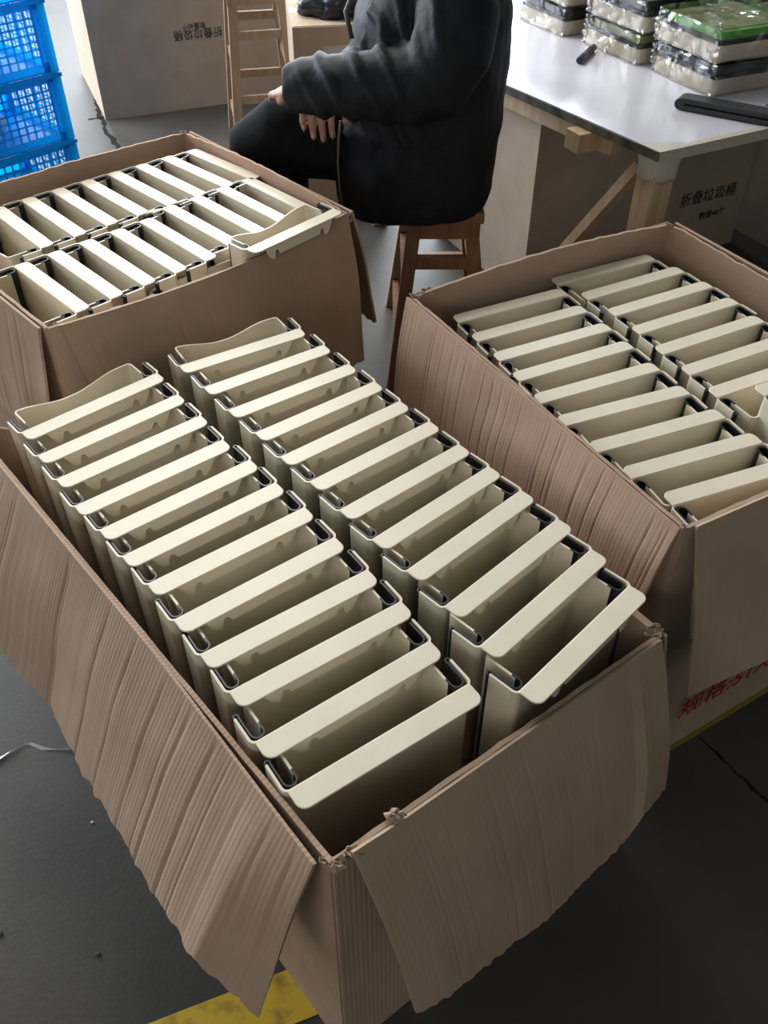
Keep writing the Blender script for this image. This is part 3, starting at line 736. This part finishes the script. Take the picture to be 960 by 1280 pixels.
wrapped_bin('film-wrapped bin nearest the table corner, lowest in its stack', S3 + Vector((-.16,.16,0)) - Vector((.0,0,0)) + Vector((.16,-.16,0)), 24, TZ+.002, 1.0, M['grey_plastic'])
wrapped_bin('film-wrapped bin with green card, top of the stack nearest the table corner', S3 + Vector((-.004,.004,0)), 24, TZ+.079, 2.0, M['green'])
S2 = Vector((.69, 2.60, 0))
for k, s in enumerate(('lowest in the middle stack on the table', 'second up in the middle stack on the table', 'top of the middle stack on the table')):
    wrapped_bin('film-wrapped cream and black bin, ' + s, S2 + Vector((.006*k, .004*k, 0)), 26, TZ+.002+.077*k, 3.0+k, M['grey_plastic'] if k else M['dim_green'])
S1 = Vector((.53, 2.87, 0))
for k, s in enumerate(('lowest in the stack nearest the seated person', 'second up in the stack nearest the seated person', 'top of the stack nearest the seated person')):
    wrapped_bin('film-wrapped cream and black bin, ' + s, S1 + Vector((.004*k, .006*k, 0)), 27, TZ+.002+.077*k, 6.0+k, M['grey_plastic'])
for k, s in enumerate(('lower one behind the green-card stack', 'upper one behind the green-card stack')):
    wrapped_bin('film-wrapped bin with olive card, ' + s, S2 + Vector((.30, .13, 0)), 26, TZ+.002+.077*k, 9.0+k, M['dim_green'])

# ------------------------------------------------------------------ small things on the table
def marker():
    t = thing('marker_pen', 'black marker pen lying on the white table', 'pen', (.566, 2.668, TZ+.0105), 0)
    d = Vector((.07, .138, 0)).normalized()
    a = -d*.068; b = d*.068
    MB().tube([a, a+d*.002, d*.026, d*.028], [.008, .0095, .0095, .009], 14).build('barrel', M['grey_plastic'], t, smooth=False)
    MB().tube([d*.027, d*.029, b-d*.003, b], [.0098, .0102, .0098, .008], 14).build('cap', M['rubber'], t)
    MB().tube([-d*.035, -d*.01], [.0097, .0097], 14).build('printed_band', M['lining'], t)
    return t
marker()
def strips(label, a, b, zs, wid, material, name='rubber_strip'):
    a, b = Vector(a), Vector(b); t = thing(name, label, 'strip', ((a+b)/2 + Vector((0, 0, zs))))
    d = (b-a).normalized(); s = Vector((-d.y, d.x, 0)); base = t.location
    for k, (z0, z1, off, nm) in enumerate(((0, .012, 0, 'lower_leaf'), (.013, .026, .004, 'upper_leaf'))):
        mb = MB(); pts = [a + s*(wid/2+off), a - d*.006 + s*off, a - s*(wid/2-off), b - s*(wid/2-off), b + s*(wid/2+off)]
        mb.prism([(p.x-base.x, p.y-base.y) for p in pts], z0, z1); bevel_obj(mb.build(nm, material, t), .003)
    mb = MB(); mb.tube([a - s*wid/2*.9 - base + Vector((0, 0, zs+.013)), a + s*wid/2*.9 - base + Vector((0, 0, zs+.013))], .013, 12); mb.build('fold', material, t)
    return t
strips('black folded rubber strip lying across the white table', (.735, 2.272, 0), (.955, 2.135, 0), TZ+.001, .05, M['grey_plastic'])
strips('dark green-black rubber strip hanging over the table end', (.93, 2.19, 0), (1.13, 2.30, 0), TZ+.001, .05, M['greenblack'])

# ------------------------------------------------------------------ floor litter
def ribbon(name, label, cat, pts, wd, material):
    v = []; n = len(pts); P = [Vector(p) for p in pts]
    for i, p in enumerate(P):
        d = (P[min(i+1, n-1)] - P[max(i-1, 0)]).normalized(); s = Vector((-d.y, d.x, 0)); tw = .5+.5*math.sin(i*1.7)
        v += [p + s*wd*tw, p - s*wd*tw + Vector((0, 0, .003*math.sin(i)))]
    o = obj(name, [q + Vector((0, 0, .003)) for q in v], [(2*i, 2*i+1, 2*i+3, 2*i+2) for i in range(n-1)], material)
    md = o.modifiers.new('solid', 'SOLIDIFY'); md.thickness = .0012
    tag(o, label, cat); return o
sp = [(-.74,.83,0), (-.70,.852,0), (-.68,.872,0), (-.662,.886,0), (-.65,.888,0), (-.625,.878,0), (-.60,.876,0), (-.57,.877,0), (-.53,.878,0)]
ribbon('plastic_strip', 'thin clear plastic strip lying on the dark floor by the ribbed flap', 'strip', sp, .0035, M['string'])
for k, (x, y, r, lab) in enumerate(((-.50, .735, .0032, 'tiny white pellet on the dark floor near the ribbed flap'), (-.60, .55, .006, 'small grey scrap on the dark floor beyond the yellow line'), (-.44, .52, .0045, 'small pale flake on the dark floor between yellow line and flap'))):
    o = crumple('litter_scrap', lab, 'scrap', (x, y, .0), r, r*.6, r*.5, 30+k, M['white_bag'] if k == 0 else M['lining']); 

# ------------------------------------------------------------------ seated person
tP = thing('person', 'person in dark navy jacket and black trousers sitting with hands in lap', 'person', (.12, 2.22, 0))
def ell(cx, cy, z, rx, ry, n=28, sq=.82):
    out = []
    for k in range(n):
        a = 2*math.pi*k/n; c, s = math.cos(a), math.sin(a)
        out.append(Vector((cx + rx*math.copysign(abs(c)**sq, c), cy + ry*math.copysign(abs(s)**sq, s), z)))
    return out
PY = 2.22
# body (head, neck, arms, hands) as one mesh
body = MB()
body.loft([ell(.13, PY, .50, .12, .16), ell(.12, PY, .65, .12, .16), ell(.12, PY, .85, .115, .17), ell(.13, PY, .98, .09, .17), ell(.125, PY, 1.03, .06, .07), ell(.11, PY, 1.08, .052, .055), ell(.10, PY, 1.13, .055, .058)])
body.loft([ell(.09, PY, 1.09, .04, .03, 20, 1), ell(.08, PY, 1.12, .075, .05, 20, 1), ell(.085, PY, 1.17, .092, .068, 20, 1), ell(.095, PY, 1.23, .098, .075, 20, 1), ell(.10, PY, 1.28, .088, .068, 20, 1), ell(.10, PY, 1.315, .05, .04, 20, 1)])
body.tube([(.0, PY, 1.215), (-.022, PY, 1.195), (-.024, PY, 1.178), (.0, PY, 1.17)], [.008, .011, .013, .008], 8)      # nose
body.tube([(.006, PY-.022, 1.145), (-.004, PY, 1.147), (.006, PY+.022, 1.145)], [.005, .008, .005], 8)                   # mouth
for s in (-1, 1):
    body.tube([(.105, PY+s*.072, 1.165), (.113, PY+s*.083, 1.19), (.11, PY+s*.08, 1.215)], [.008, .014, .01], 8)           # ear
    body.tube([(.006, PY+s*.030, 1.207), (.010, PY+s*.032, 1.204)], .011, 8)                                              # eye
# near (left) arm
body.tube([(.15, 2.03, .96), (.13, 1.99, .87), (.10, 1.985, .805), (-.03, 2.0, .80), (-.17, 2.03, .785)], [.05, .045, .042, .036, .028], 10)
body.tube([(-.15, 2.03, .787), (-.195, 2.055, .772), (-.225, 2.10, .752)], [(.017, .026), (.016, .036), (.013, .036)], 12)
for k, (dx, ln_) in enumerate(((-.028, .052), (-.009, .062), (.011, .060), (.030, .046))):
    p = Vector((-.222+dx*.8, 2.10+dx*.5, .750)); body.tube([p+Vector((.006, -.012, 0)), p, p+Vector((-.012, ln_*.5, -.010)), p+Vector((-.016, ln_*.85, -.026))], [.0095, .0095, .0088, .0072], 8)
body.tube([(-.20, 2.05, .772), (-.222, 2.05, .757), (-.234, 2.07, .738)], [.012, .0105, .0085], 8)
# far (right) arm, hand passing under the near sleeve, fingers hanging over the thigh
body.tube([(.15, 2.41, .96), (.12, 2.45, .82), (.08, 2.44, .77), (-.03, 2.30, .765), (-.10, 2.17, .755)], [.05, .045, .042, .036, .027], 10)
body.tube([(-.095, 2.18, .755), (-.118, 2.12, .752), (-.136, 2.075, .745)], [(.016, .026), (.015, .040), (.012, .042)], 12)
FING = ((-.181, .044, .0082), (-.1595, .066, .0090), (-.138, .072, .0092), (-.1165, .064, .0090))
tips = []
for x, ln_, r in FING:
    p = Vector((x, 2.068, .742)); q1 = p + Vector((-.001, -.020, -.014)); q2 = q1 + Vector((-.001, -.004, -ln_*.5)); q3 = q2 + Vector((.002, .006, -ln_*.45))
    body.tube([p + Vector((0, .02, .002)), p, q1, q2, q3], [r, r, r, r*.93, r*.75], 10); tips.append((q2, q3, r))
body.tube([(-.105, 2.11, .748), (-.086, 2.07, .738), (-.084, 2.05, .715), (-.086, 2.046, .70)], [.012, .0115, .010, .008], 10)
# lower legs and ankles
remesh('body', body, .003, M['skin'], tP, 4)
for q2, q3, r in tips:
    c = q2*.25 + q3*.75 + Vector((0, -r*.80, .001)); MB().tube([c + Vector((0, .001, .007)), c, c + Vector((0, .0016, -.008))], [(.0016, r*.5), (.002, r*.62), (.0014, r*.4)], 8).build('finger_nail', M['nail'], tP, world=True, smooth=True)
hair = MB(); hair.loft([ell(.135, PY, 1.07, .05, .07, 20, 1), ell(.135, PY, 1.13, .066, .082, 20, 1), ell(.13, PY, 1.20, .078, .088, 20, 1), ell(.118, PY, 1.26, .092, .088, 20, 1), ell(.106, PY, 1.31, .078, .07, 20, 1), ell(.105, PY, 1.335, .035, .03, 20, 1)])
remesh('hair', hair, .008, M['hair'], tP, 3)
# jacket
jk = MB()
jk.loft([ell(.072, PY, .468, .188, .208), ell(.074, PY, .50, .198, .215), ell(.076, PY, .60, .202, .216), ell(.088, PY, .70, .198, .214), ell(.105, PY, .80, .185, .215), ell(.11, PY, .89, .178, .215), ell(.12, PY, .965, .15, .205), ell(.125, PY, 1.01, .11, .15), ell(.12, PY, 1.04, .085, .09), ell(.115, PY, 1.075, .08, .082), ell(.11, PY, 1.09, .078, .08)])
jk.tube([(.145, 2.06, .99), (.15, 2.0, .94), (.14, 1.975, .87), (.11, 1.972, .81), (.05, 1.975, .80), (-.02, 1.985, .802), (-.10, 2.0, .798), (-.165, 2.02, .788), (-.205, 2.035, .782)], [.07, .085, .085, .083, .078, .070, .062, .056, .050], 22)
jk.tube([(.145, 2.38, .99), (.15, 2.44, .93), (.13, 2.465, .82), (.10, 2.46, .78), (.04, 2.40, .77), (-.03, 2.29, .765), (-.08, 2.20, .758)], [.07, .085, .085, .08, .072, .06, .048], 22)
def wrinkle(p):
    x, y, z = p; a = .006*noise.noise((x*7, y*7, z*9)) + .003*noise.noise((x*22, y*22, z*22))
    if y < 2.09 and z > .66 and x < .12:      # folds across the near forearm
        f = max(0, math.sin((x*.95 + z*.55)*95 + 2.5*noise.noise((x*12, y*12, z*12))))
        a += .010*f*min(1, max(0, (x+.19)/.06))*max(0, min(1, (.14-x)/.08))
    if y < 2.15 and x < -.02 and z < .68: a += .004*math.sin(z*60 + x*20)
    return a
jo = remesh('jacket', jk, .0075, M['jacket'], tP, 4, wrinkle)
# jacket front edge piping and zip
fp = [(-.098, 2.075, .480), (-.106, 2.07, .54), (-.108, 2.066, .60), (-.104, 2.064, .66), (-.098, 2.064, .70)]
MB().tube(fp, .003, 8).build('zip_edge', M['lining'], tP, world=True, smooth=True)
cp = [(-.070, 2.10, .86), (-.082, 2.11, .91), (-.055, 2.13, .965), (.0, 2.14, 1.02), (.04, 2.15, 1.06)]
MB().tube(cp, .0055, 8).build('collar_piping', M['lining'], tP, world=True, smooth=True)
# trousers
tr_ = MB()
tr_.loft([ell(.12, PY, .485, .14, .17), ell(.12, PY, .56, .15, .18), ell(.12, PY, .64, .14, .17)])
tr_.tube([(.12, 2.155, .565), (-.02, 2.165, .60), (-.16, 2.175, .625), (-.26, 2.18, .628), (-.305, 2.185, .60), (-.315, 2.20, .52), (-.30, 2.24, .36), (-.29, 2.27, .20), (-.288, 2.28, .09)], [.10, .10, .092, .084, .078, .074, .066, .058, .052], 20)
tr_.tube([(.12, 2.29, .56), (-.02, 2.31, .55), (-.16, 2.34, .54), (-.24, 2.36, .53), (-.275, 2.365, .49), (-.27, 2.37, .40), (-.25, 2.37, .25), (-.24, 2.37, .09)], [.095, .092, .085, .08, .074, .066, .058, .052], 20)
remesh('trousers', tr_, .0085, M['trousers'], tP, 4, lambda p: .004*noise.noise((p[0]*9, p[1]*9, p[2]*9)))
for x, y in ((-.288, 2.28), (-.24, 2.37)):
    sh = MB(); sh.loft([ell(x-.05, y, .0, .125, .042, 20, .9), ell(x-.05, y, .03, .128, .044, 20, .9), ell(x-.03, y, .065, .10, .042, 20, .9), ell(x, y, .10, .05, .045, 20, 1)])
    sh.build('shoe', M['shoe'], tP, world=True, smooth=True)
